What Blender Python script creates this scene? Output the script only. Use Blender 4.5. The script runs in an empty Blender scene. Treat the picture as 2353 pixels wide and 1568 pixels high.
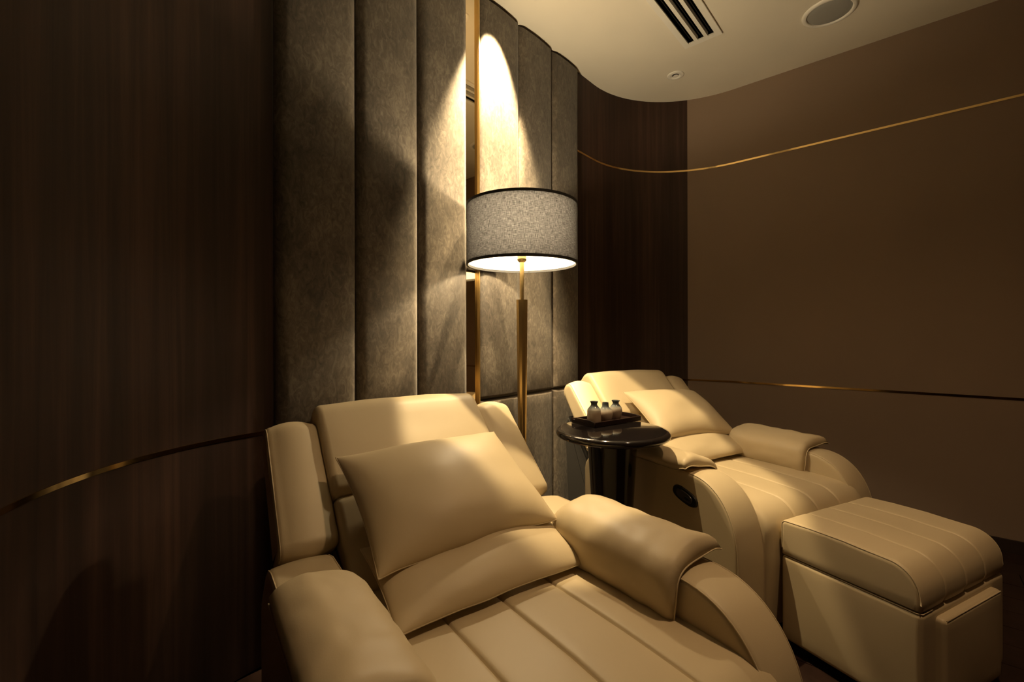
import bpy, math, random
from mathutils import Vector, Matrix, noise

# ------------------------------------------------------------------ camera, world, exposure
scene = bpy.context.scene
COL = scene.collection
scene.view_settings.view_transform = 'Standard'
scene.view_settings.look = 'None'
scene.view_settings.gamma = 1.0
scene.view_settings.exposure = 0.0
scene.view_settings.use_curve_mapping = False
scene.cycles.use_denoising = True
scene.cycles.max_bounces = 10
scene.cycles.sample_clamp_indirect = 4.0
scene.cycles.caustics_reflective = False
scene.cycles.caustics_refractive = False

cam_data = bpy.data.cameras.new('camera')
cam_data.sensor_width = 36.0
cam_data.lens = 16.0
cam_data.shift_y = -0.0051
cam_data.clip_start = 0.02
cam = bpy.data.objects.new('camera', cam_data)
cam.location = (0, 0, 1.10)
cam.rotation_euler = (math.radians(90), math.radians(0.12), 0)
COL.objects.link(cam)
scene.camera = cam

world = bpy.data.worlds.new('world')
world.use_nodes = True
world.node_tree.nodes['Background'].inputs[0].default_value = (0.0, 0.0, 0.0, 1)
scene.world = world

# colours and powers of the lamps and of the added front fill
BULB_COLOR = (1.0, 0.80, 0.50)
BULB_STRENGTH = 960.0
SPOT_COLOR = (1.0, 0.74, 0.40)
SPOT_POWER = 900.0
ARM_SPOT_POWER = 260.0
FILL_COLOR = (1.0, 0.64, 0.34)
FILL_POWER = 78.0

# ------------------------------------------------------------------ room axes (u along the padded wall, n out of it)
A = math.radians(41.5)
U = Vector((math.sin(A), math.cos(A), 0))
N = Vector((math.cos(A), -math.sin(A), 0))
H = 2.81
PAD = -1.598            # front of the padding
BASE = -1.633           # wall surface behind it
UR = 3.39               # right wall
UL = -0.070             # left wall


def rp(u, n, z=0.0):
    p = U * u + N * n
    return Vector((p.x, p.y, z))


# ------------------------------------------------------------------ materials
def new_mat(name):
    m = bpy.data.materials.new(name)
    m.use_nodes = True
    nt = m.node_tree
    b = nt.nodes['Principled BSDF']
    return m, nt, b


def lnk(nt, a, b):
    nt.links.new(a, b)


def coords(nt, scale=(1, 1, 1), kind='Object'):
    tc = nt.nodes.new('ShaderNodeTexCoord')
    mp = nt.nodes.new('ShaderNodeMapping')
    mp.inputs['Scale'].default_value = scale
    lnk(nt, tc.outputs[kind], mp.inputs[0])
    return mp.outputs[0]


def noise_tex(nt, vec, scale, detail=3.0, rough=0.5, dist=0.0):
    t = nt.nodes.new('ShaderNodeTexNoise')
    t.inputs['Scale'].default_value = scale
    t.inputs['Detail'].default_value = detail
    t.inputs['Roughness'].default_value = rough
    t.inputs['Distortion'].default_value = dist
    lnk(nt, vec, t.inputs['Vector'])
    return t.outputs[0]


def ramp(nt, fac, stops):
    r = nt.nodes.new('ShaderNodeValToRGB')
    el = r.color_ramp.elements
    while len(el) < len(stops):
        el.new(0.5)
    for e, (p, c) in zip(el, stops):
        e.position = p
        e.color = (c[0], c[1], c[2], 1)
    lnk(nt, fac, r.inputs[0])
    return r.outputs[0]


def bump(nt, h, strength, dist, bsdf):
    b = nt.nodes.new('ShaderNodeBump')
    b.inputs['Strength'].default_value = strength
    b.inputs['Distance'].default_value = dist
    lnk(nt, h, b.inputs['Height'])
    lnk(nt, b.outputs[0], bsdf.inputs['Normal'])


def plain(name, col, rough=0.5, metal=0.0, coat=0.0, spec=0.5):
    m, nt, b = new_mat(name)
    b.inputs['Base Color'].default_value = (*col, 1)
    b.inputs['Roughness'].default_value = rough
    b.inputs['Metallic'].default_value = metal
    b.inputs['Coat Weight'].default_value = coat
    b.inputs['Specular IOR Level'].default_value = spec
    return m


def leather_mat():
    m, nt, b = new_mat('cream_leather')
    v = coords(nt)
    big = noise_tex(nt, v, 3.0, 2)
    lnk(nt, ramp(nt, big, [(0.3, (0.54, 0.445, 0.288)), (0.7, (0.58, 0.48, 0.315))]), b.inputs['Base Color'])
    b.inputs['Roughness'].default_value = 0.46
    b.inputs['Specular IOR Level'].default_value = 0.35
    grain = noise_tex(nt, v, 340.0, 3, 0.6)
    bump(nt, grain, 0.10, 0.0012, b)
    return m


def suede_mat():
    m, nt, b = new_mat('taupe_suede')
    tc = nt.nodes.new('ShaderNodeTexCoord')
    mp = nt.nodes.new('ShaderNodeMapping')
    mp.inputs['Rotation'].default_value = (0.45, 0.35, math.radians(48.5))
    mp.inputs['Scale'].default_value = (1.5, 1.0, 0.7)
    lnk(nt, tc.outputs['Object'], mp.inputs[0])
    v = mp.outputs[0]
    a = noise_tex(nt, v, 34.0, 6, 0.66, 1.4)
    c = noise_tex(nt, coords(nt, (1, 1, 0.6)), 6.0, 3, 0.6, 0.5)
    mx = nt.nodes.new('ShaderNodeMath')
    mx.operation = 'MULTIPLY_ADD'
    mx.inputs[1].default_value = 0.65
    lnk(nt, a, mx.inputs[0])
    m2 = nt.nodes.new('ShaderNodeMath')
    m2.operation = 'MULTIPLY'
    m2.inputs[1].default_value = 0.35
    lnk(nt, c, m2.inputs[0])
    lnk(nt, m2.outputs[0], mx.inputs[2])
    lnk(nt, ramp(nt, mx.outputs[0], [(0.36, (0.045, 0.035, 0.026)), (0.5, (0.088, 0.071, 0.053)), (0.64, (0.160, 0.133, 0.101))]),
        b.inputs['Base Color'])
    b.inputs['Roughness'].default_value = 0.62
    b.inputs['Specular IOR Level'].default_value = 0.35
    b.inputs['Sheen Weight'].default_value = 0.15
    bump(nt, a, 0.18, 0.002, b)
    return m


def wood_mat(name, dark, mid, light, rough=0.42, sc=(1, 1, 0.03)):
    m, nt, b = new_mat(name)
    v = coords(nt, sc)
    g = noise_tex(nt, v, 26.0, 6, 0.62, 0.6)
    w = noise_tex(nt, v, 6.0, 3, 0.5, 0.8)
    mx = nt.nodes.new('ShaderNodeMath')
    mx.operation = 'MULTIPLY_ADD'
    mx.inputs[1].default_value = 0.5
    lnk(nt, g, mx.inputs[0])
    m2 = nt.nodes.new('ShaderNodeMath')
    m2.operation = 'MULTIPLY'
    m2.inputs[1].default_value = 0.5
    lnk(nt, w, m2.inputs[0])
    lnk(nt, m2.outputs[0], mx.inputs[2])
    lnk(nt, ramp(nt, mx.outputs[0], [(0.3, dark), (0.5, mid), (0.7, light)]), b.inputs['Base Color'])
    b.inputs['Roughness'].default_value = rough
    b.inputs['Specular IOR Level'].default_value = 0.3
    bump(nt, g, 0.08, 0.001, b)
    return m


def paint_mat(name, col, rough=0.85):
    m, nt, b = new_mat(name)
    t = noise_tex(nt, coords(nt), 160.0, 4, 0.6)
    c2 = tuple(x * 0.95 for x in col)
    lnk(nt, ramp(nt, noise_tex(nt, coords(nt), 2.5, 2), [(0.3, c2), (0.7, col)]), b.inputs['Base Color'])
    b.inputs['Roughness'].default_value = rough
    b.inputs['Specular IOR Level'].default_value = 0.2
    bump(nt, t, 0.05, 0.001, b)
    return m


def shade_mat(name, lining):
    m, nt, b = new_mat(name)
    out = nt.nodes['Material Output']
    nt.nodes.remove(b)
    df = nt.nodes.new('ShaderNodeBsdfDiffuse')
    tr = nt.nodes.new('ShaderNodeBsdfTranslucent')
    ad = nt.nodes.new('ShaderNodeAddShader')
    if lining:
        df.inputs[0].default_value = (0.78, 0.77, 0.74, 1)
        tr.inputs[0].default_value = (0.16, 0.155, 0.145, 1)
    else:
        h = noise_tex(nt, coords(nt, (45, 520, 1), 'UV'), 1.0, 3, 0.6)
        v = noise_tex(nt, coords(nt, (520, 45, 1), 'UV'), 1.0, 3, 0.6)
        mu = nt.nodes.new('ShaderNodeMath')
        mu.operation = 'ADD'
        lnk(nt, h, mu.inputs[0])
        lnk(nt, v, mu.inputs[1])
        hf = nt.nodes.new('ShaderNodeMath')
        hf.operation = 'MULTIPLY'
        hf.inputs[1].default_value = 0.5
        lnk(nt, mu.outputs[0], hf.inputs[0])
        c1 = ramp(nt, hf.outputs[0], [(0.38, (0.038, 0.038, 0.042)), (0.5, (0.138, 0.138, 0.150)), (0.62, (0.32, 0.32, 0.342))])
        c2 = ramp(nt, hf.outputs[0], [(0.36, (0.035, 0.033, 0.03)), (0.66, (0.15, 0.14, 0.13))])
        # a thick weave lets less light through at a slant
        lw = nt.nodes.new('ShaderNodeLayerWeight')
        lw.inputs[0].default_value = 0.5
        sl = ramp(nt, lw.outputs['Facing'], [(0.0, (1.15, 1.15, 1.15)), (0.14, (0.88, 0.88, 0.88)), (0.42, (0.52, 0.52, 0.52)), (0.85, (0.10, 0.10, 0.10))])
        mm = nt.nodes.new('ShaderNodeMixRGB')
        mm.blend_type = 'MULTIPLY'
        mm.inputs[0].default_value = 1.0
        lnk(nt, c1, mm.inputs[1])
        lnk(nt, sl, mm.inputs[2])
        lnk(nt, mm.outputs[0], tr.inputs[0])
        lnk(nt, c2, df.inputs[0])
    lnk(nt, df.outputs[0], ad.inputs[0])
    lnk(nt, tr.outputs[0], ad.inputs[1])
    lnk(nt, ad.outputs[0], out.inputs[0])
    return m


def glaze_mat():
    m, nt, b = new_mat('two_tone_glaze')
    tc = nt.nodes.new('ShaderNodeTexCoord')
    sx = nt.nodes.new('ShaderNodeSeparateXYZ')
    lnk(nt, tc.outputs['Generated'], sx.inputs[0])
    nz = noise_tex(nt, coords(nt), 40.0, 3)
    ma = nt.nodes.new('ShaderNodeMath')
    ma.operation = 'MULTIPLY_ADD'
    ma.inputs[1].default_value = 0.16
    lnk(nt, nz, ma.inputs[0])
    lnk(nt, sx.outputs[2], ma.inputs[2])
    lnk(nt, ramp(nt, ma.outputs[0], [(0.55, (0.42, 0.33, 0.25)), (0.70, (0.44, 0.40, 0.33)), (0.80, (0.20, 0.23, 0.23)),
                                     (0.95, (0.09, 0.11, 0.12))]), b.inputs['Base Color'])
    b.inputs['Roughness'].default_value = 0.12
    b.inputs['Coat Weight'].default_value = 0.3
    return m


def emit_mat(name, col, strength):
    m, nt, b = new_mat(name)
    b.inputs['Base Color'].default_value = (0.8, 0.8, 0.8, 1)
    b.inputs['Emission Color'].default_value = (*col, 1)
    b.inputs['Emission Strength'].default_value = strength
    return m


M = {
    'leather': leather_mat(),
    'piping': plain('cream_piping', (0.58, 0.48, 0.32), 0.55, spec=0.2),
    'suede': suede_mat(),
    'walnut': wood_mat('walnut_veneer', (0.014, 0.0068, 0.0045), (0.042, 0.0215, 0.014), (0.090, 0.047, 0.031), 0.6),
    'plank': wood_mat('dark_floorboard', (0.012, 0.006, 0.0045), (0.022, 0.011, 0.008), (0.036, 0.018, 0.012), 0.38, (1, 1, 1)),
    'paint': paint_mat('taupe_paint', (0.295, 0.215, 0.157)),
    'ceiling': paint_mat('white_ceiling_paint', (0.86, 0.805, 0.69)),
    'brass': plain('polished_brass', (0.80, 0.56, 0.24), 0.10, 1.0),
    'lampbrass': plain('satin_brass', (0.66, 0.47, 0.20), 0.34, 1.0),
    'mirror': plain('bronze_mirror', (0.72, 0.60, 0.42), 0.02, 1.0),
    'white': plain('white_enamel', (0.92, 0.89, 0.82), 0.4),
    'grille': plain('speaker_grille', (0.36, 0.36, 0.34), 0.6),
    'black': plain('black_plastic', (0.012, 0.012, 0.013), 0.3),
    'panelgrey': plain('dark_grey_plastic', (0.06, 0.055, 0.05), 0.35),
    'void': plain('black_duct', (0.006, 0.006, 0.006), 0.7),
    'louvre': plain('grey_louvre', (0.10, 0.10, 0.095), 0.35, 0.6),
    'lacquer': plain('black_lacquer', (0.010, 0.008, 0.008), 0.10, 0.0, 0.5),
    'tray': wood_mat('dark_tray_wood', (0.010, 0.005, 0.004), (0.018, 0.009, 0.007), (0.028, 0.014, 0.010), 0.35, (1, 1, 1)),
    'board': plain('dark_skirting', (0.03, 0.018, 0.013), 0.45),
    'fabric': shade_mat('grey_linen', False),
    'lining': shade_mat('white_lining', True),
    'cloth': plain('black_lining_cloth', (0.02, 0.018, 0.016), 0.8),
    'trim': plain('black_binding', (0.012, 0.011, 0.010), 0.7),
    'glaze': glaze_mat(),
    'bulb': emit_mat('glowing_bulb', BULB_COLOR, BULB_STRENGTH),
    'lens': emit_mat('downlight_lens', SPOT_COLOR, 4.0),
}


# ------------------------------------------------------------------ object helpers
def tag(o, label=None, cat=None, group=None, kind=None):
    if label:
        o['label'] = label
    if cat:
        o['category'] = cat
    if group:
        o['group'] = group
    if kind:
        o['kind'] = kind
    return o


def mesh(name, verts, faces, mat, parent=None, smooth=True, sharp=None, uvs=None):
    me = bpy.data.meshes.new(name)
    me.from_pydata([tuple(v) for v in verts], [], faces)
    me.update()
    if uvs:
        lay = me.uv_layers.new(name='UVMap')
        for lp in me.loops:
            lay.data[lp.index].uv = uvs[lp.vertex_index]
    if smooth:
        for p in me.polygons:
            p.use_smooth = True
        if sharp:
            me.set_sharp_from_angle(angle=math.radians(sharp))
    me.materials.append(mat)
    o = bpy.data.objects.new(name, me)
    COL.objects.link(o)
    if parent:
        o.parent = parent
    return o


def empty(name, loc=(0, 0, 0), rz=0.0):
    o = bpy.data.objects.new(name, None)
    o.empty_display_size = 0.1
    o.location = loc
    o.rotation_euler = (0, 0, rz)
    COL.objects.link(o)
    return o


def copy_tree(o, parent=None):
    c = o.copy()
    COL.objects.link(c)
    c.parent = parent
    for ch in list(o.children):
        copy_tree(ch, c)
    return c


def box_data(c, s, verts, faces, ax=None):
    """a box with centre c, size s, axes ax appended to verts / faces"""
    ax = ax or (Vector((1, 0, 0)), Vector((0, 1, 0)), Vector((0, 0, 1)))
    b = len(verts)
    for k in (-1, 1):
        for j in (-1, 1):
            for i in (-1, 1):
                verts.append(Vector(c) + ax[0] * (i * s[0] / 2) + ax[1] * (j * s[1] / 2) + ax[2] * (k * s[2] / 2))
    for f in ((0, 2, 3, 1), (4, 5, 7, 6), (0, 1, 5, 4), (2, 6, 7, 3), (0, 4, 6, 2), (1, 3, 7, 5)):
        faces.append([b + i for i in f])


def box(name, c, s, mat, parent=None, ax=None):
    v, f = [], []
    box_data(c, s, v, f, ax)
    return mesh(name, v, f, mat, parent, smooth=False)


def lathe(name, prof, mat, parent=None, seg=48, sharp=35, uv=False):
    v, f, uvs = [], [], []
    n = len(prof)
    for i in range(seg + (1 if uv else 0)):
        a = 2 * math.pi * i / seg
        for r, z in prof:
            v.append((r * math.cos(a), r * math.sin(a), z))
            uvs.append((a * 0.25, z))
    cnt = seg
    for i in range(cnt):
        j = (i + 1) if uv else (i + 1) % seg
        for k in range(n - 1):
            f.append((i * n + k, j * n + k, j * n + k + 1, i * n + k + 1))
    return mesh(name, v, f, mat, parent, True, sharp, uvs if uv else None)


def tube(name, pts, r, mat, parent=None, seg=6, closed=False):
    v, f = [], []
    pts = [Vector(p) for p in pts]
    n = len(pts)
    up = None
    for i, p in enumerate(pts):
        a = pts[(i - 1) % n] if (closed or i > 0) else p
        b = pts[(i + 1) % n] if (closed or i < n - 1) else p
        t = (b - a).normalized()
        if up is None:
            up = t.orthogonal().normalized()
        up = (up - t * up.dot(t))
        up = up.normalized() if up.length > 1e-6 else t.orthogonal().normalized()
        s = t.cross(up)
        for k in range(seg):
            q = 2 * math.pi * k / seg
            v.append(p + (up * math.cos(q) + s * math.sin(q)) * r)
    m = n if closed else n - 1
    for i in range(m):
        j = (i + 1) % n
        for k in range(seg):
            l = (k + 1) % seg
            f.append((i * seg + k, j * seg + k, j * seg + l, i * seg + l))
    if not closed:
        f.append(list(range(seg))[::-1])
        f.append([(n - 1) * seg + k for k in range(seg)])
    return mesh(name, v, f, mat, parent)


def round_poly(pts, seg=6):
    """pts: (y, z, radius) corner list -> points with rounded corners"""
    out = []
    n = len(pts)
    for i in range(n):
        p = Vector(pts[i][:2])
        r = pts[i][2] if len(pts[i]) > 2 else 0.0
        if r <= 0:
            out.append(p)
            continue
        a = (Vector(pts[i - 1][:2]) - p)
        b = (Vector(pts[(i + 1) % n][:2]) - p)
        la, lb = a.length, b.length
        a.normalize()
        b.normalize()
        ang = math.acos(max(-1, min(1, a.dot(b))))
        d = min(r / math.tan(ang / 2), la * 0.49, lb * 0.49)
        rr = d * math.tan(ang / 2)
        c = p + (a + b).normalized() * (rr / math.sin(ang / 2))
        p0, p1 = p + a * d - c, p + b * d - c
        a0 = math.atan2(p0.y, p0.x)
        a1 = math.atan2(p1.y, p1.x)
        da = (a1 - a0 + math.pi) % (2 * math.pi) - math.pi
        for k in range(seg + 1):
            t = a0 + da * k / seg
            out.append(c + Vector((math.cos(t), math.sin(t))) * rr)
    return out


def resample(poly, step):
    out = []
    n = len(poly)
    for i in range(n):
        a, b = poly[i], poly[(i + 1) % n]
        k = max(1, int((b - a).length / step))
        for j in range(k):
            out.append(a.lerp(b, j / k))
    return out


def poly_normals(poly):
    n = len(poly)
    area = sum(poly[i].x * poly[(i + 1) % n].y - poly[(i + 1) % n].x * poly[i].y for i in range(n))
    sg = 1 if area > 0 else -1
    out = []
    for i in range(n):
        t = (poly[(i + 1) % n] - poly[i - 1]).normalized()
        out.append(Vector((t.y, -t.x)) * sg)
    return out


def prism(name, poly, x0, x1, r, mat, parent=None, crown=0.0, wob=0.0, step=0.03, nx=10, seed=0):
    """upholstered solid: a (y, z) outline extruded in x with rounded ends and a soft crown"""
    poly = resample(poly, step)
    nor = poly_normals(poly)
    secs = [(x0, r + 0.012)]
    for k in range(6):
        a = math.pi / 2 * k / 5
        secs.append((x0 + r * (1 - math.cos(a)), r * (1 - math.sin(a))))
    for k in range(1, nx):
        t = k / nx
        secs.append((x0 + r + (x1 - x0 - 2 * r) * t, -crown * (1 - (2 * t - 1) ** 2)))
    for k in range(6):
        a = math.pi / 2 * (5 - k) / 5
        secs.append((x1 - r * (1 - math.cos(a)), r * (1 - math.sin(a))))
    secs.append((x1, r + 0.012))
    v, f = [], []
    n = len(poly)
    for x, ins in secs:
        for p, m in zip(poly, nor):
            q = p - m * ins
            w = 0.0
            if wob:
                w = wob * noise.noise(Vector((x * 9 + seed, q.x * 9, q.y * 9)))
            v.append((x, q.x + m.x * w, q.y + m.y * w))
    for i in range(len(secs) - 1):
        for k in range(n):
            l = (k + 1) % n
            f.append((i * n + k, (i + 1) * n + k, (i + 1) * n + l, i * n + l))
    f.append(list(range(n)))
    f.append([(len(secs) - 1) * n + k for k in range(n)][::-1])
    o = mesh(name, v, f, mat, parent)
    fix_normals(o)
    return o


def fix_normals(o):
    import bmesh
    bm = bmesh.new()
    bm.from_mesh(o.data)
    bmesh.ops.recalc_face_normals(bm, faces=bm.faces[:])
    bm.to_mesh(o.data)
    bm.free()


def rbox(name, c, s, r, mat, parent=None, bulge=(0, 0, 0), n=10):
    """rounded cushion box: c centre, s size, r edge radius, bulge per axis"""
    v, f, idx = [], [], {}

    def vert(p):
        k = tuple(round(x, 5) for x in p)
        if k not in idx:
            idx[k] = len(v)
            h = [s[i] / 2 for i in range(3)]
            q = [p[i] * h[i] for i in range(3)]
            inn = [max(-(h[i] - r), min(h[i] - r, q[i])) for i in range(3)]
            d = Vector([q[i] - inn[i] for i in range(3)])
            if d.length > 1e-9:
                d = d.normalized() * r
            w = Vector([inn[i] + d[i] for i in range(3)])
            for i in range(3):
                j, l = (i + 1) % 3, (i + 2) % 3
                w[i] += bulge[i] * p[i] * (1 - p[j] ** 2) * (1 - p[l] ** 2)
            v.append((c[0] + w.x, c[1] + w.y, c[2] + w.z))
        return idx[k]

    def param(t, ax):
        # denser samples near the edges so the radius is round
        e = min(0.45, 2.0 * r / s[ax])
        m = 4
        if t <= m:
            return -1 + e * (t / m)
        if t >= m + n:
            return 1 - e + e * ((t - m - n) / m)
        return -1 + e + (2 - 2 * e) * (t - m) / n

    cnt = n + 8
    for ax in range(3):
        a1, a2 = (ax + 1) % 3, (ax + 2) % 3
        for sg in (-1, 1):
            for i in range(cnt):
                for j in range(cnt):
                    q = []
                    for (di, dj) in ((0, 0), (1, 0), (1, 1), (0, 1)):
                        p = [0, 0, 0]
                        p[ax] = sg
                        p[a1] = param(i + di, a1)
                        p[a2] = param(j + dj, a2)
                        q.append(vert(p))
                    f.append(q if sg > 0 else q[::-1])
    return mesh(name, v, f, mat, parent)


# ------------------------------------------------------------------ the room
def arc(cu, cn, R, a0, a1, k):
    """arc in (u, n); angle 0 points to -n, 90 deg to +u"""
    out = []
    for i in range(k + 1):
        a = math.radians(a0 + (a1 - a0) * i / k)
        out.append((cu + R * math.sin(a), cn - R * math.cos(a)))
    return out


def wall_strip(name, path, z0, z1, t, mat, parent=None, off=0.0, smooth=True):
    """vertical slab following a (u, n) path; the room is on its left; t = thickness away from the room"""
    n = len(path)
    dirs = []
    for i in range(n):
        a, b = path[max(0, i - 1)], path[min(n - 1, i + 1)]
        d = Vector((b[0] - a[0], b[1] - a[1])).normalized()
        dirs.append(Vector((-d.y, d.x)))        # towards the room
    v, f = [], []
    for (u, m), d in zip(path, dirs):
        i = Vector((u, m)) + d * off
        o = Vector((u, m)) + d * (off - t)
        for q in (i, o):
            for z in (z0, z1):
                v.append(rp(q.x, q.y, z))
    for i in range(n - 1):
        a, b = 4 * i, 4 * i + 4
        f += [(a, b, b + 1, a + 1), (a + 2, a + 3, b + 3, b + 2), (a + 1, b + 1, b + 3, a + 3), (a, a + 2, b + 2, b)]
    f += [(0, 1, 3, 2), (4 * n - 4, 4 * n - 2, 4 * n - 1, 4 * n - 3)]
    return mesh(name, v, f, mat, parent, smooth, 30)


def struct(o, label):
    return tag(o, label, None, None, 'structure')


RL = 0.675
RR = 0.70
left_c = (UL + RL, BASE + RL)
right_c = (UR - RR, BASE + RR)
N_FRONT = 2.3
U_DOOR = -1.5
path_left = [(UL, -0.70)] + [(left_c[0] - RL * math.cos(math.radians(a)), left_c[1] - RL * math.sin(math.radians(a)))
                            for a in [i * 90 / 28 for i in range(29)]] + [(0.618, BASE)]
U_END = 2.472
path_back = [(0.618, BASE), (U_END, BASE)]
arc_r = arc(right_c[0], right_c[1], RR, 0, 90, 40)
k_split = 64.5
path_corner = [(U_END, BASE)] + arc(right_c[0], right_c[1], RR, 0, k_split, 30)
path_right = arc(right_c[0], right_c[1], RR, k_split, 90, 12) + [(UR, 0.5), (UR, N_FRONT)]
path_full_r = path_corner[:-1] + path_right

wl = struct(wall_strip('wall_left', path_left, 0, H, 0.10, M['walnut']), 'dark walnut veneer wall curving round the left corner')
wb = struct(wall_strip('wall_back', path_back, 0, H, 0.10, M['board'], smooth=False), 'back wall clad in tall padded taupe panels')
wc = struct(wall_strip('wall_corner', path_corner, 0, H, 0.10, M['walnut']), 'curved dark walnut corner behind the far recliner')
wr = struct(wall_strip('wall_right', path_right, 0, H, 0.10, M['paint']), 'taupe painted wall on the right')
struct(wall_strip('wall_front', [(UR, N_FRONT), (U_DOOR, N_FRONT)], 0, H, 0.10, M['paint'], smooth=False), 'taupe painted wall behind the viewer')
struct(wall_strip('wall_entry', [(U_DOOR, N_FRONT), (U_DOOR, -0.70), (UL, -0.70)], 0, H, 0.10, M['walnut'], smooth=False),
       'dark walnut walls of the entry beside the viewer')

# ceiling with an opening for the air slot
V_U0, V_U1 = 1.62, 2.708           # along U
V_N0, V_N1 = -1.018, -0.808        # across
b_ = 0.012
cu0, cu1, cn0, cn1 = U_DOOR - 0.15, UR + 0.15, BASE - 0.15, N_FRONT + 0.15
hu0, hu1, hn0, hn1 = V_U0 + b_, V_U1 - b_, V_N0 + b_, V_N1 - b_
v, f = [], []
for (a, b, c, d) in ((cu0, hu0, cn0, cn1), (hu1, cu1, cn0, cn1), (hu0, hu1, cn0, hn0), (hu0, hu1, hn1, cn1)):
    box_data(rp((a + b) / 2, (c + d) / 2, H + 0.05), (b - a, d - c, 0.10), v, f, (U, N, Vector((0, 0, 1))))
struct(mesh('ceiling', v, f, M['ceiling'], smooth=False), 'white painted ceiling with a curved corner')

# floor: separate dark boards running along the right wall
sub = struct(box('floor', rp((cu0 + cu1) / 2, (cn0 + cn1) / 2, -0.035), (cu1 - cu0, cn1 - cn0, 0.05), M['void'], None, (U, N, Vector((0, 0, 1)))),
             'dark brown wooden floor')
rnd = random.Random(4)
PW = 0.145
shared = {}
k = 0
uu = UR - PW / 2
while uu > -0.2:
    nn = BASE + 0.02 - rnd.random() * 0.8
    while nn < N_FRONT:
        L = 1.2
        a = max(nn, BASE - 0.05)
        e = min(nn + L, N_FRONT)
        if e - a > 0.08:
            bx, fx = [], []
            w2 = PW - 0.003
            box_data((0, 0, -0.006), (w2, e - a - 0.003, 0.012), bx, fx)
            key = round(e - a, 3)
            if key not in shared:
                o = mesh('plank', bx, fx, M['plank'], sub, smooth=False)
                shared[key] = o.data
            else:
                o = bpy.data.objects.new('plank', shared[key])
                COL.objects.link(o)
                o.parent = sub
            o.location = rp(uu, (a + e) / 2, 0.0 - rnd.random() * 0.0006)
            o.rotation_euler = (0, 0, math.atan2(N.y, N.x) - math.pi / 2)
        nn += L
    uu -= PW

# skirting boards
struct(wall_strip('baseboard_right', path_full_r, 0, 0.065, 0.012, M['board'], off=0.012), 'low dark skirting along the right wall')

# brass inlay lines
Z_LOW, Z_UP, TH = 0.777, 2.297, 0.012
struct(wall_strip('trim_1', path_full_r, Z_UP - TH / 2, Z_UP + TH / 2, 0.006, M['brass'], off=0.003), 'upper thin polished brass line round the corner and right wall')
struct(wall_strip('trim_2', path_full_r, Z_LOW - TH / 2, Z_LOW + TH / 2, 0.006, M['brass'], off=0.003), 'lower thin polished brass line round the corner and right wall')
struct(wall_strip('trim_3', path_left, Z_LOW - TH / 2, Z_LOW + TH / 2, 0.006, M['brass'], off=0.003), 'lower thin brass line on the curved left wall')
struct(wall_strip('trim_4', path_left, Z_UP - TH / 2, Z_UP + TH / 2, 0.006, M['brass'], off=0.003), 'upper thin brass line on the curved left wall')


# padded wall panels, each its own upholstered piece
def pad_panel(s0, s1, z0, z1, T=0.037):
    g = 0.0015
    s0 += g
    s1 -= g
    z0 += g
    z1 -= g
    rs, rz = 0.040, 0.016

    def samples(a, b, r, m):
        out = [a + r * (1 - math.cos(math.pi / 2 * i / 8)) for i in range(9)]
        out += [a + r + (b - a - 2 * r) * i / m for i in range(1, m)]
        out += [b - r * (1 - math.cos(math.pi / 2 * (8 - i) / 8)) for i in range(9)]
        return out

    def edge(e, r):
        return 1.0 if e >= r else math.sqrt(max(0.0, 1 - (1 - e / r) ** 2))

    S, Z = samples(s0, s1, rs, 8), samples(z0, z1, rz, 14)
    v, f = [], []
    for s in S:
        q = 2 * (s - s0) / (s1 - s0) - 1
        for z in Z:
            fs = edge(min(s - s0, s1 - s), rs)
            fz = edge(min(z - z0, z1 - z), rz)
            d = (T - 0.010) * min(fs, fz) * (0.55 + 0.45 * max(fs, fz)) + 0.010 * fs * fz * (1 - q * q)
            v.append(rp(s, BASE + d, z))
    m = len(Z)
    for i in range(len(S) - 1):
        for j in range(m - 1):
            f.append((i * m + j, (i + 1) * m + j, (i + 1) * m + j + 1, i * m + j + 1))
    return mesh('padded_panel', v, f, M['suede'], wb)


MIR0, MIR1 = 1.503, 1.582
for s0, s1 in ((0.621, 0.921), (0.921, 1.2145), (1.2145, MIR0), (MIR1, 1.891), (1.891, 2.191), (2.191, 2.472)):
    pad_panel(s0, s1, 0.783, H - 0.008)
    pad_panel(s0, s1, 0.004, 0.779)
mirror = box('mirror_strip', rp((MIR0 + MIR1) / 2, BASE + 0.004, H / 2), (MIR1 - MIR0, 0.008, H - 0.01), M['mirror'], wb, (U, N, Vector((0, 0, 1))))
box('brass_edge', rp(MIR1 - 0.003, BASE + 0.012, H / 2), (0.005, 0.024, H - 0.01), M['lampbrass'], mirror, (U, N, Vector((0, 0, 1))))

# ------------------------------------------------------------------ recliners
def arm_profile():
    rear = [Vector((0.70, 0.03)), Vector((0.70, 0.42)), Vector((0.692, 0.450)), Vector((0.625, 0.535)), Vector((0.59, 0.563)),
            Vector((0.55, 0.574))]
    front = []
    e = 2.35
    for i in range(17):
        a = math.pi / 2 * i / 16
        front.append(Vector((0.02 - 0.22 * math.sin(a) ** (2 / e), 0.29 + 0.288 * math.cos(a) ** (2 / e))))
    return rear + front + [Vector((-0.20, 0.03))]


def seat_profile():
    """open chain of (y, z) from the back of the seat over the front edge down to the floor"""
    ch = [Vector((0.62, 0.470)), Vector((0.45, 0.484)), Vector((0.25, 0.489)), Vector((0.05, 0.492)), Vector((-0.06, 0.490))]
    for i in range(13):
        a = math.pi / 2 * i / 12
        ch.append(Vector((-0.11 - 0.10 * math.sin(a), 0.388 + 0.10 * math.cos(a))))
    ch += [Vector((-0.212, 0.30)), Vector((-0.205, 0.20)), Vector((-0.195, 0.06))]
    return ch


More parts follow.
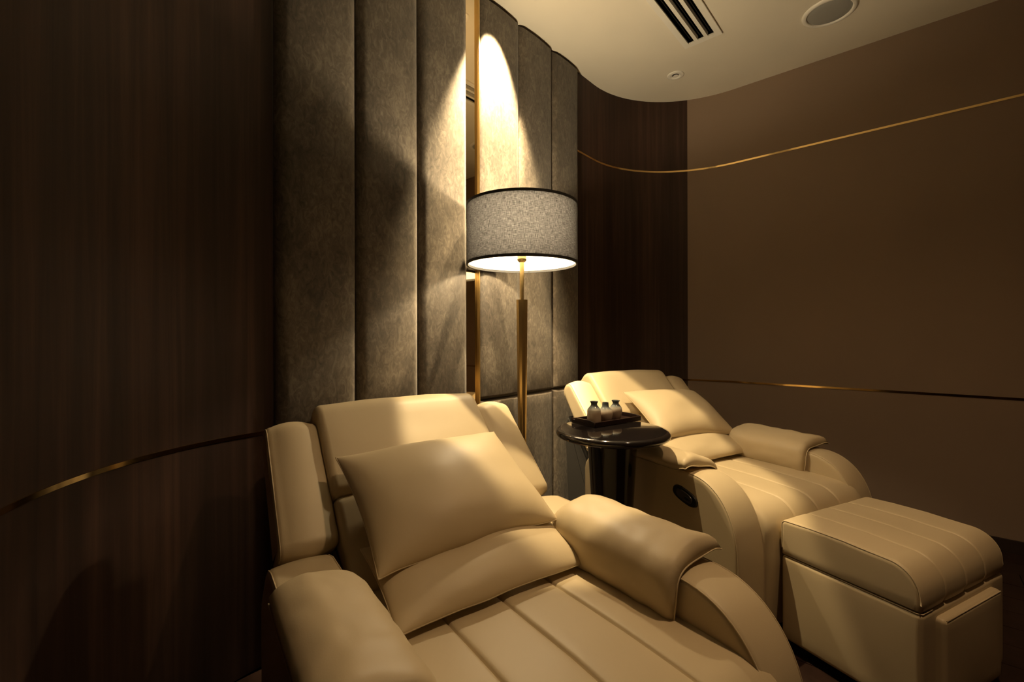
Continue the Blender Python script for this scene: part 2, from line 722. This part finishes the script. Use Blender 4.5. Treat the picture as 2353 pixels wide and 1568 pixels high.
def chain_resample(ch, step):
    out = []
    for a, b in zip(ch[:-1], ch[1:]):
        k = max(1, int((b - a).length / step))
        for j in range(k):
            out.append(a.lerp(b, j / k))
    out.append(ch[-1])
    return out


SEAT_HALF = 0.312
STITCH = 0.142


def make_seat(parent):
    ch = chain_resample(seat_profile(), 0.02)
    n = len(ch)
    nor = []
    for i in range(n):
        t = (ch[min(n - 1, i + 1)] - ch[max(0, i - 1)]).normalized()
        nor.append(Vector((t.y, -t.x)))        # travelling to -y then down: outward is up / forward
    if nor[2].y < 0:
        nor = [-m for m in nor]
    xs = set([-SEAT_HALF, SEAT_HALF])
    for c in (-STITCH, 0.0, STITCH):
        for d in (-0.016, -0.010, -0.006, -0.003, -0.0012, 0, 0.0012, 0.003, 0.006, 0.010, 0.016):
            xs.add(round(c + d, 5))
    for i in range(41):
        x = -SEAT_HALF + 2 * SEAT_HALF * i / 40
        if all(abs(x - c) > 0.02 for c in (-STITCH, 0, STITCH)):
            xs.add(round(x, 5))
    xs = sorted(xs)
    v, f = [], []
    for x in xs:
        g = min(abs(x - c) for c in (-STITCH, 0.0, STITCH))
        groove = -0.0060 * math.exp(-(g / 0.0032) ** 2) - 0.0016 * math.exp(-(g / 0.014) ** 2)
        side = -0.012 * max(0.0, (abs(x) - (SEAT_HALF - 0.03)) / 0.03) ** 2
        for p, m in zip(ch, nor):
            w = 0.0015 * noise.noise(Vector((x * 8, p.x * 6, p.y * 6)))
            q = p + m * (groove + side + w)
            v.append((x, q.x, q.y))
    for i in range(len(xs) - 1):
        for j in range(n - 1):
            f.append((i * n + j, (i + 1) * n + j, (i + 1) * n + j + 1, i * n + j + 1))
    # close the underside so that the seat is a solid cushion
    b0 = len(v)
    for x in (xs[0], xs[-1]):
        v += [(x, 0.62, 0.06)]
    f.append([j for j in range(n)] + [b0])
    f.append([(len(xs) - 1) * n + j for j in range(n)][::-1] + [b0 + 1])
    o = mesh('seat', v, f, M['leather'], parent, True, 60)
    fix_normals(o)
    return o


def drape_pad(parent, sg):
    """soft arm pad draped over the arm and down its inner side"""
    base = [Vector(p) for p in ((0.426, 0.572), (0.420, 0.577), (0.402, 0.580), (0.37, 0.582), (0.335, 0.582),
                               (0.30, 0.580), (0.283, 0.572), (0.277, 0.556), (0.276, 0.535), (0.276, 0.510), (0.277, 0.478))]
    # even spacing along the curve
    L = [0.0]
    for a, b in zip(base[:-1], base[1:]):
        L.append(L[-1] + (b - a).length)
    m = 30

    def at(t):
        d = t * L[-1]
        for i in range(len(base) - 1):
            if d <= L[i + 1] + 1e-9:
                return base[i].lerp(base[i + 1], (d - L[i]) / (L[i + 1] - L[i]))
        return base[-1].copy()

    S = [at(i / m) for i in range(m + 1)]
    for _ in range(2):
        S = [S[0]] + [(S[i - 1] + S[i] * 2 + S[i + 1]) / 4 for i in range(1, m)] + [S[-1]]
    nor = []
    for i in range(m + 1):
        t = (S[min(m, i + 1)] - S[max(0, i - 1)]).normalized()
        nor.append(Vector((t.y, -t.x)))
    if nor[m // 3].y < 0:
        nor = [-q for q in nor]
    y_front, y_back = 0.010, 0.415
    nv = 36
    v, f = [], []
    rows_top, rows_bot = [], []
    for j in range(nv + 1):
        w = j / nv
        q = 2 * w - 1
        ev = (1 - abs(q) ** 7.0) ** 0.5 if abs(q) < 1 else 0.0
        rt, rb = [], []
        for i in range(m + 1):
            t = i / m
            p = 2 * t - 1
            et = (1 - abs(p) ** (5.0 if p < 0 else 4.0)) ** 0.52 if abs(p) < 1 else 0.0
            tip = 0.010 * (1 - w) ** 6 * (0.6 + 0.4 * math.cos(t * 9))
            y = y_front + (y_back - y_front) * w - tip
            wr = 0.0035 * noise.noise(Vector((t * 7, w * 9, 3.1))) * ev
            th = (0.056 - 0.028 * min(1.0, max(0.0, (t - 0.25) / 0.45))) * et * ev + wr + 0.0015
            # arm falls away towards the front
            drop = 0.0
            ox = -0.014 if sg > 0 else -0.040
            lift = (0.008 + 0.018 * math.exp(-(t / 0.22) ** 2)) * math.exp(-(w / 0.10) ** 2)
            a = S[i] + nor[i] * (0.002 + lift + th)
            b = S[i] + nor[i] * (0.002 + lift)
            v.append((sg * a.x + ox, y, a.y + drop))
            rt.append(len(v) - 1)
            if i in (0, m) or j in (0, nv):
                rb.append(len(v) - 1)
            else:
                v.append((sg * b.x + ox, y, b.y + drop))
                rb.append(len(v) - 1)
        rows_top.append(rt)
        rows_bot.append(rb)
    for j in range(nv):
        for i in range(m):
            f.append((rows_top[j][i], rows_top[j + 1][i], rows_top[j + 1][i + 1], rows_top[j][i + 1]))
            q = [rows_bot[j][i], rows_bot[j][i + 1], rows_bot[j + 1][i + 1], rows_bot[j + 1][i]]
            f.append(q)
    o = mesh('arm_pad', v, f, M['leather'], parent)
    fix_normals(o)
    rim = [v[rows_top[0][i]] for i in range(m + 1)] 
    tube('piping', rim, 0.0017, M['piping'], o)
    rim = [v[rows_top[j][0]] for j in range(nv + 1)]
    tube('piping', rim, 0.0017, M['piping'], o)
    return o


def make_recliner():
    root = empty('recliner')
    L = M['leather']
    # base below the seat
    rbox('base', (0, 0.26, 0.235), (0.53, 0.84, 0.40), 0.02, L, root)
    make_seat(root)
    prof = arm_profile()
    for sg in (-1, 1):
        x0, x1 = (0.268, 0.400) if sg > 0 else (-0.450, -0.310)
        a = prism('arm', prof, x0, x1, 0.014, L, root, crown=0.004)
        dense = resample(prof, 0.03)
        nr = poly_normals(dense)
        for xe in (x0 + 0.004, x1 - 0.004):
            pts = [(xe, p.x + (-m.x) * 0.003, p.y - m.y * 0.003) for p, m in zip(dense, nr) if p.y > 0.06 and p.x < 0.66]
            tube('piping', pts, 0.0017, M['piping'], a)
        drape_pad(root, sg)
    # reclined back: direction (cos, sin) of 45 degrees in (y, z)
    c = math.sqrt(0.5)
    fw = Vector((-c, c))
    al = Vector((c, c))

    def bp(along, d):          # along the back line, d in front of the back plane
        p = al * along + fw * d
        return (p.x, p.y)
    # along = (y + z) * .707 ; the head panel runs .965 .. 1.265
    def outline(a0, a1, d0, d1, r):
        q = [(*bp(a0, d0), r[0]), (*bp(a1, d0), r[1]), (*bp(a1, d1), r[2]), (*bp(a0, d1), r[3])]
        return [Vector(p) for p in round_poly(q, 8)]
    hp = prism('head_panel', outline(0.958, 1.292, -0.17, -0.006, (0.01, 0.06, 0.065, 0.03)), -0.280, 0.280, 0.022, L, root, crown=0.008, wob=0.003)
    hd = resample(outline(0.958, 1.292, -0.17, -0.006, (0.01, 0.06, 0.065, 0.03)), 0.02)
    hn = poly_normals(hd)
    for xe in (-0.272, 0.272):
        pts = [(xe, p.x - m.x * 0.008, p.y - m.y * 0.008) for p, m in zip(hd, hn) if (p.x - p.y) * c < 0.16 and (p.x + p.y) * c > 0.985]
        tube('piping', pts, 0.0017, M['piping'], hp)
    lb = prism('lower_back', outline(0.70, 0.966, -0.16, -0.012, (0.01, 0.01, 0.035, 0.02)), -0.276, 0.276, 0.02, L, root, crown=0.008, wob=0.003, seed=4)
    for sg in (-1, 1):
        x0, x1 = (0.277, 0.420) if sg > 0 else (-0.420, -0.277)
        ol = [Vector(p) for p in round_poly([(*bp(0.850, -0.165), 0.02), (*bp(1.238, -0.125), 0.045), (*bp(1.235, -0.028), 0.050), (*bp(0.836, -0.028), 0.028)], 8)]
        w = prism('wing', ol, x0, x1, 0.018, L, root, crown=0.010, wob=0.003, seed=7 + sg)
        wd = resample(ol, 0.02)
        wn = poly_normals(wd)
        xe = sg * (0.420 - 0.005)
        pts = [(xe, p.x - m.x * 0.005, p.y - m.y * 0.005) for p, m in zip(wd, wn) if (p.x - p.y) * c < 0.165]
        # keep the run continuous round the outline
        tube('piping', order_run(pts), 0.0017, M['piping'], w)
    sh_ = [Vector(p) for p in round_poly([(0.60, 0.04, 0.01), (0.93, 0.04, 0.02), (0.97, 0.60, 0.04), (0.93, 0.66, 0.03), (0.72, 0.44, 0.03)])]
    prism('back_shell', sh_, -0.400, 0.400, 0.02, M['cloth'], root)
    # electric switch on the outer side of the left arm
    pts_o = []
    for i in range(28):
        a = 2 * math.pi * i / 28
        yy = 0.062 * math.copysign(abs(math.cos(a)) ** 0.75, math.cos(a))
        zz = 0.027 * math.copysign(abs(math.sin(a)) ** 0.75, math.sin(a))
        pts_o.append((yy, zz))
    t = math.radians(15)

    def plate(name, scale, x0, x1, mat, par, oy=0.0):
        v, f = [], []
        m = len(pts_o)
        for x, sc in ((x0, 1.0), (x1, 0.94)):
            for (yy, zz) in pts_o:
                yy, zz = yy * scale * sc + oy, zz * scale * sc
                v.append((x, 0.028 + yy * math.cos(t) - zz * math.sin(t), 0.485 + yy * math.sin(t) + zz * math.cos(t)))
        for i in range(m):
            j = (i + 1) % m
            f.append((i, j, m + j, m + i))
        f.append(list(range(m, 2 * m)))
        f.append(list(range(m))[::-1])
        o = mesh(name, v, f, mat, par, True, 30)
        fix_normals(o)
        return o
    sw = plate('control_panel', 1.0, -0.448, -0.458, M['black'], root)
    tag(sw, 'black oval control bezel')
    plate('switch_plate', 0.66, -0.456, -0.4595, M['panelgrey'], sw)
    plate('button', 0.20, -0.458, -0.464, M['black'], sw, -0.018)
    # feet
    for sx in (-0.33, 0.33):
        for sy in (-0.12, 0.60):
            lt = lathe('foot', [(0.0, 0.0), (0.028, 0.0), (0.030, 0.045), (0.0, 0.045)], M['black'], root, 20)
            lt.location = (sx, sy, 0)
    return root


def order_run(pts):
    """rotate a cyclic list so that its largest jump is between last and first"""
    n = len(pts)
    best, bi = -1, 0
    for i in range(n):
        d = (Vector(pts[i]) - Vector(pts[i - 1])).length
        if d > best:
            best, bi = d, i
    return pts[bi:] + pts[:bi]


near = make_recliner()
near.location = (0.143, 0.822, 0)
near.rotation_euler = (0, 0, 0.614)
far = copy_tree(near)
far.location = (1.081, 1.916, 0)
far.rotation_euler = (0, 0, 0.452)
tag(near, 'cream leather recliner in front, nearest the viewer and beside the floor lamp', 'recliner', 'cream leather recliners')
tag(far, 'cream leather recliner at the back behind the black side table with a footstool in front', 'recliner', 'cream leather recliners')


# ------------------------------------------------------------------ loose cushions
def pillow(name, w, h, tf, tb, seed, mat, n=34, wr=0.006, cor=0.05):
    v, f = [], []
    top, bot = {}, {}
    for i in range(n + 1):
        for j in range(n + 1):
            a = -math.cos(math.pi * i / n)
            b = -math.cos(math.pi * j / n)
            x = w / 2 * a * (1 - cor * (1 - b * b))
            y = h / 2 * b * (1 - cor * 1.3 * (1 - a * a))
            e = (max(0, 1 - abs(a) ** 2.4) * max(0, 1 - abs(b) ** 2.4)) ** 0.52
            nz = noise.noise(Vector((a * 1.6 + seed, b * 1.6, seed))) * wr * 1.6
            # pleats running in from the seams near the corners
            pl = wr * 0.7 * math.sin(9 * a + 5 * b + seed) * (abs(a * b) ** 1.5) * min(1, e * 2)
            edge = i in (0, n) or j in (0, n)
            y += 0.004 * noise.noise(Vector((a * 3, b * 3, seed + 9)))
            v.append((x, y, tf * e + (nz + pl) * e))
            top[i, j] = len(v) - 1
            if edge:
                bot[i, j] = top[i, j]
            else:
                v.append((x, y, -tb * e + nz * 0.3 * e))
                bot[i, j] = len(v) - 1
    for i in range(n):
        for j in range(n):
            f.append((top[i, j], top[i + 1, j], top[i + 1, j + 1], top[i, j + 1]))
            f.append((bot[i, j], bot[i, j + 1], bot[i + 1, j + 1], bot[i + 1, j]))
    o = mesh(name, v, f, mat)
    loop = [(i, 0) for i in range(n)] + [(n, j) for j in range(n)] + [(n - i, n) for i in range(n)] + [(0, n - j) for j in range(n)]
    tube('seam', [v[top[k]] for k in loop], 0.0018, M['piping'], o, 5, True)
    return o


def place_on(chair, o, cx, p0, p1, spin=0.0):
    """put a cushion so that its height axis runs from p0 to p1, both (y, z) in the chair's frame"""
    a, b = Vector(p0), Vector(p1)
    d = (b - a).normalized()
    mid = (a + b) / 2
    ex = Vector((1, 0, 0))
    ey = Vector((0, d.x, d.y))
    ez = ex.cross(ey)
    m = Matrix((ex, ey, ez)).transposed().to_4x4()
    m.translation = Vector((cx, mid.x, mid.y))
    cm = Matrix.Translation(chair.location) @ Matrix.Rotation(chair.rotation_euler.z, 4, 'Z')
    full = cm @ m @ Matrix.Rotation(spin, 4, 'Z')
    o.location = full.to_translation()
    o.rotation_euler = full.to_euler()


grp = 'cream leather cushions on the recliners'
c1 = pillow('throw_cushion', 0.515, 0.375, 0.082, 0.040, 1.3, M['leather'])
place_on(near, c1, -0.010, (0.388, 0.588), (0.688, 0.766), math.radians(1.0))
tag(c1, 'plump cream leather cushion leaning on the backrest of the nearest recliner', 'cushion', grp)
c2 = pillow('throw_cushion', 0.500, 0.365, 0.078, 0.040, 5.1, M['leather'])
place_on(far, c2, 0.062, (0.404, 0.594), (0.704, 0.778), math.radians(-4.0))
tag(c2, 'cream leather cushion leaning on the backrest of the far recliner', 'cushion', grp)
c3 = pillow('lumbar_cushion', 0.53, 0.25, 0.046, 0.012, 8.7, M['leather'], wr=0.004, cor=0.03)
place_on(near, c3, 0.004, (0.283, 0.510), (0.500, 0.588), 0)
tag(c3, 'long flat cream lumbar cushion lying on the seat of the nearest recliner', 'cushion', grp)
c4 = pillow('lumbar_cushion', 0.51, 0.25, 0.046, 0.012, 12.4, M['leather'], wr=0.006, cor=0.03)
place_on(far, c4, 0.045, (0.300, 0.510), (0.515, 0.590), math.radians(2))
tag(c4, 'long flat cream lumbar cushion lying on the seat of the far recliner', 'cushion', grp)


# ------------------------------------------------------------------ footstool in front of the far recliner
def make_footstool():
    root = empty('footstool')
    L = M['leather']
    w, d = 0.530, 0.400
    # four-channel top cushion, rounded over its front edge
    z0, z1 = 0.332, 0.454
    ch = []
    ch += [Vector((d / 2, z0)), Vector((d / 2 + 0.002, z0 + 0.06))]
    for i in range(7):
        a = math.pi / 2 * i / 6
        ch.append(Vector((d / 2 - 0.018 + 0.02 * math.cos(a), z1 - 0.022 + 0.02 * math.sin(a))))
    ch += [Vector((0.1, z1 + 0.002)), Vector((0, z1 + 0.003)), Vector((-0.06, z1))]
    for i in range(13):
        a = math.pi / 2 * i / 12
        ch.append(Vector((-d / 2 + 0.080 - 0.080 * math.sin(a), z1 - 0.086 + 0.084 * math.cos(a))))
    ch += [Vector((-d / 2 - 0.001, z0 + 0.02)), Vector((-d / 2 + 0.004, z0))]
    ch = chain_resample(ch, 0.02)
    n = len(ch)
    nor = []
    for i in range(n):
        t = (ch[min(n - 1, i + 1)] - ch[max(0, i - 1)]).normalized()
        nor.append(Vector((t.y, -t.x)))
    if nor[n // 2].y < 0:
        nor = [-m for m in nor]
    lines = (-0.128, 0.0, 0.128)
    hw = w / 2
    xs = set()
    for i in range(9):
        a = math.pi / 2 * i / 8
        xs.add(round(-hw + 0.016 * (1 - math.cos(a)), 5))
        xs.add(round(hw - 0.016 * (1 - math.cos(a)), 5))
    for c in lines:
        for e in (-0.014, -0.008, -0.005, -0.0025, -0.001, 0, 0.001, 0.0025, 0.005, 0.008, 0.014):
            xs.add(round(c + e, 5))
    for i in range(1, 30):
        x = -hw + w * i / 30
        if all(abs(x - c) > 0.018 for c in lines) and abs(x) < hw - 0.02:
            xs.add(round(x, 5))
    xs = sorted(xs)
    v, f = [], []
    for x in xs:
        g = min(abs(x - c) for c in lines)
        off = -0.0035 * math.exp(-(g / 0.0028) ** 2) - 0.0010 * math.exp(-(g / 0.012) ** 2)
        e = hw - abs(x)
        if e < 0.016:
            off -= 0.016 * (1 - math.sqrt(max(0, 1 - (1 - e / 0.016) ** 2)))
        for p, m in zip(ch, nor):
            ww = 0.0015 * noise.noise(Vector((x * 9, p.x * 9, p.y * 9 + 5)))
            q = p + m * (off + ww)
            v.append((x, q.x, max(q.y, z0)))
    for i in range(len(xs) - 1):
        for j in range(n - 1):
            f.append((i * n + j, (i + 1) * n + j, (i + 1) * n + j + 1, i * n + j + 1))
        f.append((i * n, i * n + n - 1, (i + 1) * n + n - 1, (i + 1) * n))
    f.append(list(range(n)))
    f.append([(len(xs) - 1) * n + j for j in range(n)][::-1])
    top = mesh('top_cushion', v, f, L, root, True, 50)
    fix_normals(top)
    for sg in (-1, 1):
        pts = [(sg * (hw - 0.004), p.x - m.x * 0.004, p.y - m.y * 0.004) for p, m in zip(ch, nor) if p.y > z0 + 0.01]
        tube('piping', pts, 0.0020, M['piping'], top)
    # body: three sides plus front posts, the front panel set between them
    body = rbox('body', (0, 0, 0.181), (w, d, 0.296), 0.016, L, root, (0.004, 0.0, 0.0))
    fp = rbox('front_panel', (-0.006, -d / 2 + 0.000, 0.170), (w - 0.165, 0.046, 0.270), 0.013, L, root, (0, 0.004, 0))
    zz = 0.304
    tube('piping', [(-(w - 0.165) / 2 + 0.004, -d / 2 - 0.021, zz - 0.003), ((w - 0.165) / 2 - 0.016, -d / 2 - 0.021, zz - 0.003)], 0.002, M['piping'], fp)
    loop = [(-hw + 0.003, d / 2 - 0.01, 0.327), (-hw + 0.003, -d / 2 + 0.012, 0.327), (-hw + 0.012, -d / 2 + 0.003, 0.327), (-hw + 0.066, -d / 2 + 0.003, 0.327)]
    tube('piping', loop, 0.0018, M['piping'], body)
    for sx in (-1, 1):
        for sy in (-1, 1):
            ft = lathe('foot', [(0, 0), (0.022, 0), (0.024, 0.035), (0, 0.035)], M['black'], root, 16)
            ft.location = (sx * (hw - 0.05), sy * (d / 2 - 0.06), 0)
    return root


fs = make_footstool()
ct, st = math.cos(0.452), math.sin(0.452)
lx, ly = 0.010, -0.419
fs.location = (1.081 + lx * ct - ly * st, 1.916 + lx * st + ly * ct, 0)
fs.rotation_euler = (0, 0, 0.452)
tag(fs, 'cream leather footstool with channelled rounded top in front of the far recliner', 'footstool')

# ------------------------------------------------------------------ floor lamp
LX, LY = 0.0455, 2.065
lamp = empty('floor_lamp', (LX, LY, 0))
lathe('base', [(0, 0), (0.135, 0), (0.14, 0.006), (0.14, 0.016), (0.132, 0.022), (0.02, 0.026), (0, 0.026)], M['lampbrass'], lamp)
# fluted post: wider at the top
v, f = [], []
zs = [0.022 + (1.263 - 0.022) * i / 12 for i in range(13)]
SEG = 40
for z in zs:
    r = 0.0125 + (0.0265 - 0.0125) * ((z - 0.022) / 1.241)
    for k in range(SEG):
        a = 2 * math.pi * k / SEG
        rr = r * (1 - 0.06 * (0.5 + 0.5 * math.cos(10 * a)))
        v.append((rr * math.cos(a), rr * math.sin(a), z))
for i in range(len(zs) - 1):
    for k in range(SEG):
        l = (k + 1) % SEG
        f.append((i * SEG + k, i * SEG + l, (i + 1) * SEG + l, (i + 1) * SEG + k))
f.append([(len(zs) - 1) * SEG + k for k in range(SEG)])
mesh('post', v, f, M['lampbrass'], lamp, True, 40)
lathe('rod', [(0.0, 1.26), (0.0085, 1.262), (0.0088, 1.30), (0.0108, 1.437), (0, 1.437)], M['lampbrass'], lamp, 24)
soc = lathe('socket', [(0.0, 1.432), (0.012, 1.433), (0.020, 1.440), (0.022, 1.447), (0.0205, 1.449), (0.0205, 1.505), (0.0, 1.505)], M['lampbrass'], lamp, 32)
lathe('bulb_collar', [(0.0, 1.506), (0.016, 1.507), (0.0205, 1.518), (0.0295, 1.536), (0.0295, 1.540), (0.0, 1.540)], M['white'], soc, 32)
bulb = lathe('bulb', [(0.0, 1.541), (0.0275, 1.541), (0.031, 1.552), (0.0315, 1.562), (0.028, 1.578), (0.018, 1.591), (0.0, 1.596)], M['bulb'], soc, 24, 80)
tag(bulb, 'glowing warm white bulb')
R0, ZB, ZT = 0.2495, 1.4245, 1.686
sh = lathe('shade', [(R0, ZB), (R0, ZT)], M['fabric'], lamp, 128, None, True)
tag(sh, 'grey linen drum shade')
lathe('lining', [(R0 - 0.004, ZB + 0.002), (R0 - 0.004, ZT - 0.002)], M['lining'], sh, 96)
for zc, nm in ((ZB, 'bottom_binding'), (ZT, 'top_binding')):
    d = 0.0055
    lathe(nm, [(R0 - 0.006, zc - d), (R0 + 0.0022, zc - d), (R0 + 0.0022, zc + d), (R0 - 0.006, zc + d), (R0 - 0.006, zc - d)], M['trim'], sh, 96, 30)
for k in range(3):
    a = math.radians(200 + 120 * k)
    tube('spider_arm', [(0.02 * math.cos(a), 0.02 * math.sin(a), 1.500), (0.10 * math.cos(a), 0.10 * math.sin(a), 1.455),
                        ((R0 - 0.007) * math.cos(a), (R0 - 0.007) * math.sin(a), 1.440)], 0.0014, M['white'], lamp)
tag(lamp, 'tall brass floor lamp with lit grey drum shade between the recliners', 'lamp')

# ------------------------------------------------------------------ side table, tray, vases
TX, TY, TZ = 0.404, 1.84, 0.724
table = empty('side_table', (TX, TY, 0))
lathe('table_top', [(0, TZ), (0.205, TZ), (0.216, TZ - 0.0015), (0.2235, TZ - 0.007), (0.2265, TZ - 0.016), (0.2235, TZ - 0.025), (0.214, TZ - 0.031), (0.19, TZ - 0.034), (0, TZ - 0.034)],
      M['lacquer'], table, 96, 50)
lathe('pedestal', [(0, TZ - 0.034), (0.103, TZ - 0.034), (0.098, TZ - 0.06), (0.080, 0.36), (0.070, 0.20), (0.070, 0.06), (0, 0.06)], M['lacquer'], table, 64, 50)
lathe('base', [(0, 0.062), (0.072, 0.062), (0.13, 0.045), (0.15, 0.028), (0.152, 0.006), (0.145, 0), (0, 0)], M['lacquer'], table, 64, 50)
tag(table, 'glossy black round pedestal side table between the two recliners', 'table')

ang = math.radians(34.3)
tray = empty('serving_tray', (0.412, 1.985, TZ), ang)
TW, TD = 0.28, 0.14
rbox('tray_floor', (0, 0, 0.005), (TW - 0.008, TD - 0.008, 0.008), 0.001, M['tray'], tray, n=2)
for sy in (-1, 1):
    rbox('long_side', (0, sy * (TD / 2 - 0.004), 0.011), (TW, 0.008, 0.020), 0.0015, M['tray'], tray, n=2)
for sx in (-1, 1):
    # raised end board with a sloping grip
    poly = [Vector(p) for p in ((-TD / 2, 0.001), (TD / 2, 0.001), (TD / 2, 0.021), (TD / 2 - 0.03, 0.026), (-TD / 2 + 0.03, 0.026), (-TD / 2, 0.021))]
    prism('end_board', poly, sx * (TW / 2 - 0.002) - 0.004, sx * (TW / 2 - 0.002) + 0.004, 0.001, M['tray'], tray, nx=2, step=0.05)
tag(tray, 'dark wooden rectangular tray on the black side table', 'tray')


def vase(name, prof, lx, ly, label, sr, sz):
    th = 0.003
    inner = [(max(0.0, r - th), z) for r, z in prof[::-1] if z > 0.008]
    prof = [(r * sr, z * sz) for r, z in prof]
    inner = [(max(0.0, r - th), z) for r, z in prof[::-1] if z > 0.008]
    full = [(0, 0)] + prof + inner + [(0, 0.008)]
    o = lathe(name, full, M['glaze'], None, 48, 70)
    c_, s_ = math.cos(ang), math.sin(ang)
    o.location = (0.412 + lx * c_ - ly * s_, 1.985 + lx * s_ + ly * c_, TZ + 0.0095)
    tag(o, label, 'vase', 'small glazed vases on the tray')
    return o


vase('bud_vase', [(0.029, 0), (0.0305, 0.004), (0.030, 0.03), (0.0285, 0.060), (0.027, 0.066), (0.018, 0.079), (0.0135, 0.085), (0.013, 0.092), (0.0165, 0.100), (0.017, 0.102)],
     -0.105, -0.030, 'straight-sided bottle-shaped vase, leftmost of the three on the tray', 0.98, 0.90)
vase('bud_vase', [(0.026, 0), (0.030, 0.005), (0.037, 0.022), (0.040, 0.038), (0.035, 0.055), (0.022, 0.066), (0.018, 0.072), (0.0165, 0.088), (0.0165, 0.090)],
     -0.034, -0.026, 'squat vase with a straight collar neck, in the middle of the three on the tray', 0.80, 0.90)
vase('bud_vase', [(0.022, 0), (0.025, 0.004), (0.033, 0.024), (0.036, 0.042), (0.032, 0.060), (0.021, 0.073), (0.0165, 0.079), (0.0165, 0.084), (0.022, 0.093), (0.0225, 0.095)],
     0.044, -0.012, 'rounded vase with a flared lip, rightmost of the three on the tray', 0.80, 0.86)

# ------------------------------------------------------------------ ceiling fittings
UN = (U, N, Vector((0, 0, 1)))
vent = empty('air_vent', rp((V_U0 + V_U1) / 2, (V_N0 + V_N1) / 2, H - 0.006), math.atan2(U.y, U.x))
VL, VW = V_U1 - V_U0, V_N1 - V_N0
# local x along U, local y = perpendicular; N lies on local -y
tt = 0.012


def vbox(name, x0, x1, y0, y1, z0, z1, mat, par):
    return box(name, ((x0 + x1) / 2, (y0 + y1) / 2, (z0 + z1) / 2), (x1 - x0, y1 - y0, z1 - z0), mat, par)


v, f = [], []
bw = 0.032
for (x0, x1, y0, y1) in ((-VL / 2, VL / 2, -VW / 2, -VW / 2 + bw), (-VL / 2, VL / 2, VW / 2 - bw, VW / 2), (-VL / 2, -VL / 2 + bw, -VW / 2 + bw, VW / 2 - bw), (VL / 2 - bw, VL / 2, -VW / 2 + bw, VW / 2 - bw)):
    box_data(((x0 + x1) / 2, (y0 + y1) / 2, 0.0), (x1 - x0, y1 - y0, 0.008), v, f)
mesh('frame', v, f, M['white'], vent, smooth=False)
sw_ = (VW - 2 * bw - 2 * 0.019) / 3
for k in range(2):
    y0 = -VW / 2 + bw + sw_ * (k + 1) + 0.019 * k
    vbox('divider_bar', -VL / 2 + bw, VL / 2 - bw, y0, y0 + 0.019, -0.004, 0.02, M['white'], vent)
for k in range(3):
    y0 = -VW / 2 + bw + (sw_ + 0.019) * k
    yc = y0 + sw_ / 2
    for e in (-0.006, 0.008):
        lv = box('louvre_blade', (0, 0, 0), (VL - 2 * bw - 0.01, 0.016, 0.0015), M['louvre'], vent)
        lv.location = (0, yc + e, 0.022)
        lv.rotation_euler = (math.radians(55), 0, 0)
# duct above the opening
v, f = [], []
for (c, s) in (((0, 0, 0.16), (VL, VW, 0.01)), ((0, -VW / 2 + b_, 0.09), (VL, 0.006, 0.14)), ((0, VW / 2 - b_, 0.09), (VL, 0.006, 0.14)),
               ((-VL / 2 + b_, 0, 0.09), (0.006, VW, 0.14)), ((VL / 2 - b_, 0, 0.09), (0.006, VW, 0.14))):
    box_data(c, s, v, f)
mesh('duct', v, f, M['void'], vent, smooth=False)
tag(vent, 'white slotted air vent with three dark slots in the ceiling', 'vent')

spk = empty('ceiling_speaker', (1.68, 2.404, H))
lathe('bezel', [(0.100, -0.001), (0.101, -0.007), (0.106, -0.010), (0.116, -0.009), (0.123, -0.004), (0.124, 0.0)], M['white'], spk, 64, 60)
lathe('grille', [(0.0, -0.0075), (0.06, -0.007), (0.096, -0.0045), (0.101, -0.002)], M['grille'], spk, 64, 60)
tag(spk, 'round white ceiling speaker with grey grille', 'speaker')


def downlight(x, y, label, lit, r=0.053):
    o = empty('downlight', (x, y, H))
    k = r / 0.053
    lathe('ring', [(0.028 * k, -0.001), (0.029 * k, -0.006), (0.033 * k, -0.0075), (0.048 * k, -0.0055), (0.053 * k, -0.002), (0.053 * k, 0.0)], M['white'], o, 48, 60)
    cup = lathe('cup', [(0.0285 * k, -0.005), (0.024 * k, -0.0025), (0.021 * k, -0.0015)], M['white'], o, 40, 60)
    lathe('lens', [(0.0, -0.0030), (0.0155 * k, -0.0022), (0.0205 * k, -0.0008)], M['lens'] if lit else M['black'], cup, 32, 60)
    tag(o, label, 'light', 'recessed ceiling downlights')
    return o


dl = downlight(1.078, 2.99, 'small unlit round white recessed downlight near the curved corner', False)
bl = lathe('shutter', [(0.0, -0.006), (0.012, -0.0055), (0.017, -0.003)], M['white'], dl, 32, 60)
bl.location = (0.003, 0.004, 0)

SX, SY = 0.016, 2.189
sp_o = downlight(SX, SY, 'lit recessed downlight in the ceiling beside the padded wall', True, 0.04)


def beam(fix, power, col, size, blend, soft, aim=(0, 0, -1)):
    ld = bpy.data.lights.new('spot_beam', 'SPOT')
    ld.energy = power
    ld.color = col
    ld.spot_size = math.radians(size)
    ld.spot_blend = blend
    ld.shadow_soft_size = soft
    lo = bpy.data.objects.new('spot_beam', ld)
    lo.location = (0, 0, -0.014)
    lo.rotation_euler = Vector(aim).to_track_quat('-Z', 'Y').to_euler()
    COL.objects.link(lo)
    lo.parent = fix


beam(sp_o, SPOT_POWER, SPOT_COLOR, 54, 0.65, 0.012, -N * 0.26 + Vector((0, 0, -1)))
arm_o = downlight(0.20, 2.05, 'lit recessed downlight in the ceiling over the side table', True, 0.04)
beam(arm_o, ARM_SPOT_POWER, SPOT_COLOR, 46, 0.14, 0.015)
fill_o = downlight(1.05, 0.90, 'added dim fill light in the ceiling in front of the recliners', True, 0.04)  # unseen fill, added to brighten the arm fronts, cushions and footstool front
beam(fill_o, FILL_POWER, FILL_COLOR, 125, 0.9, 0.04)
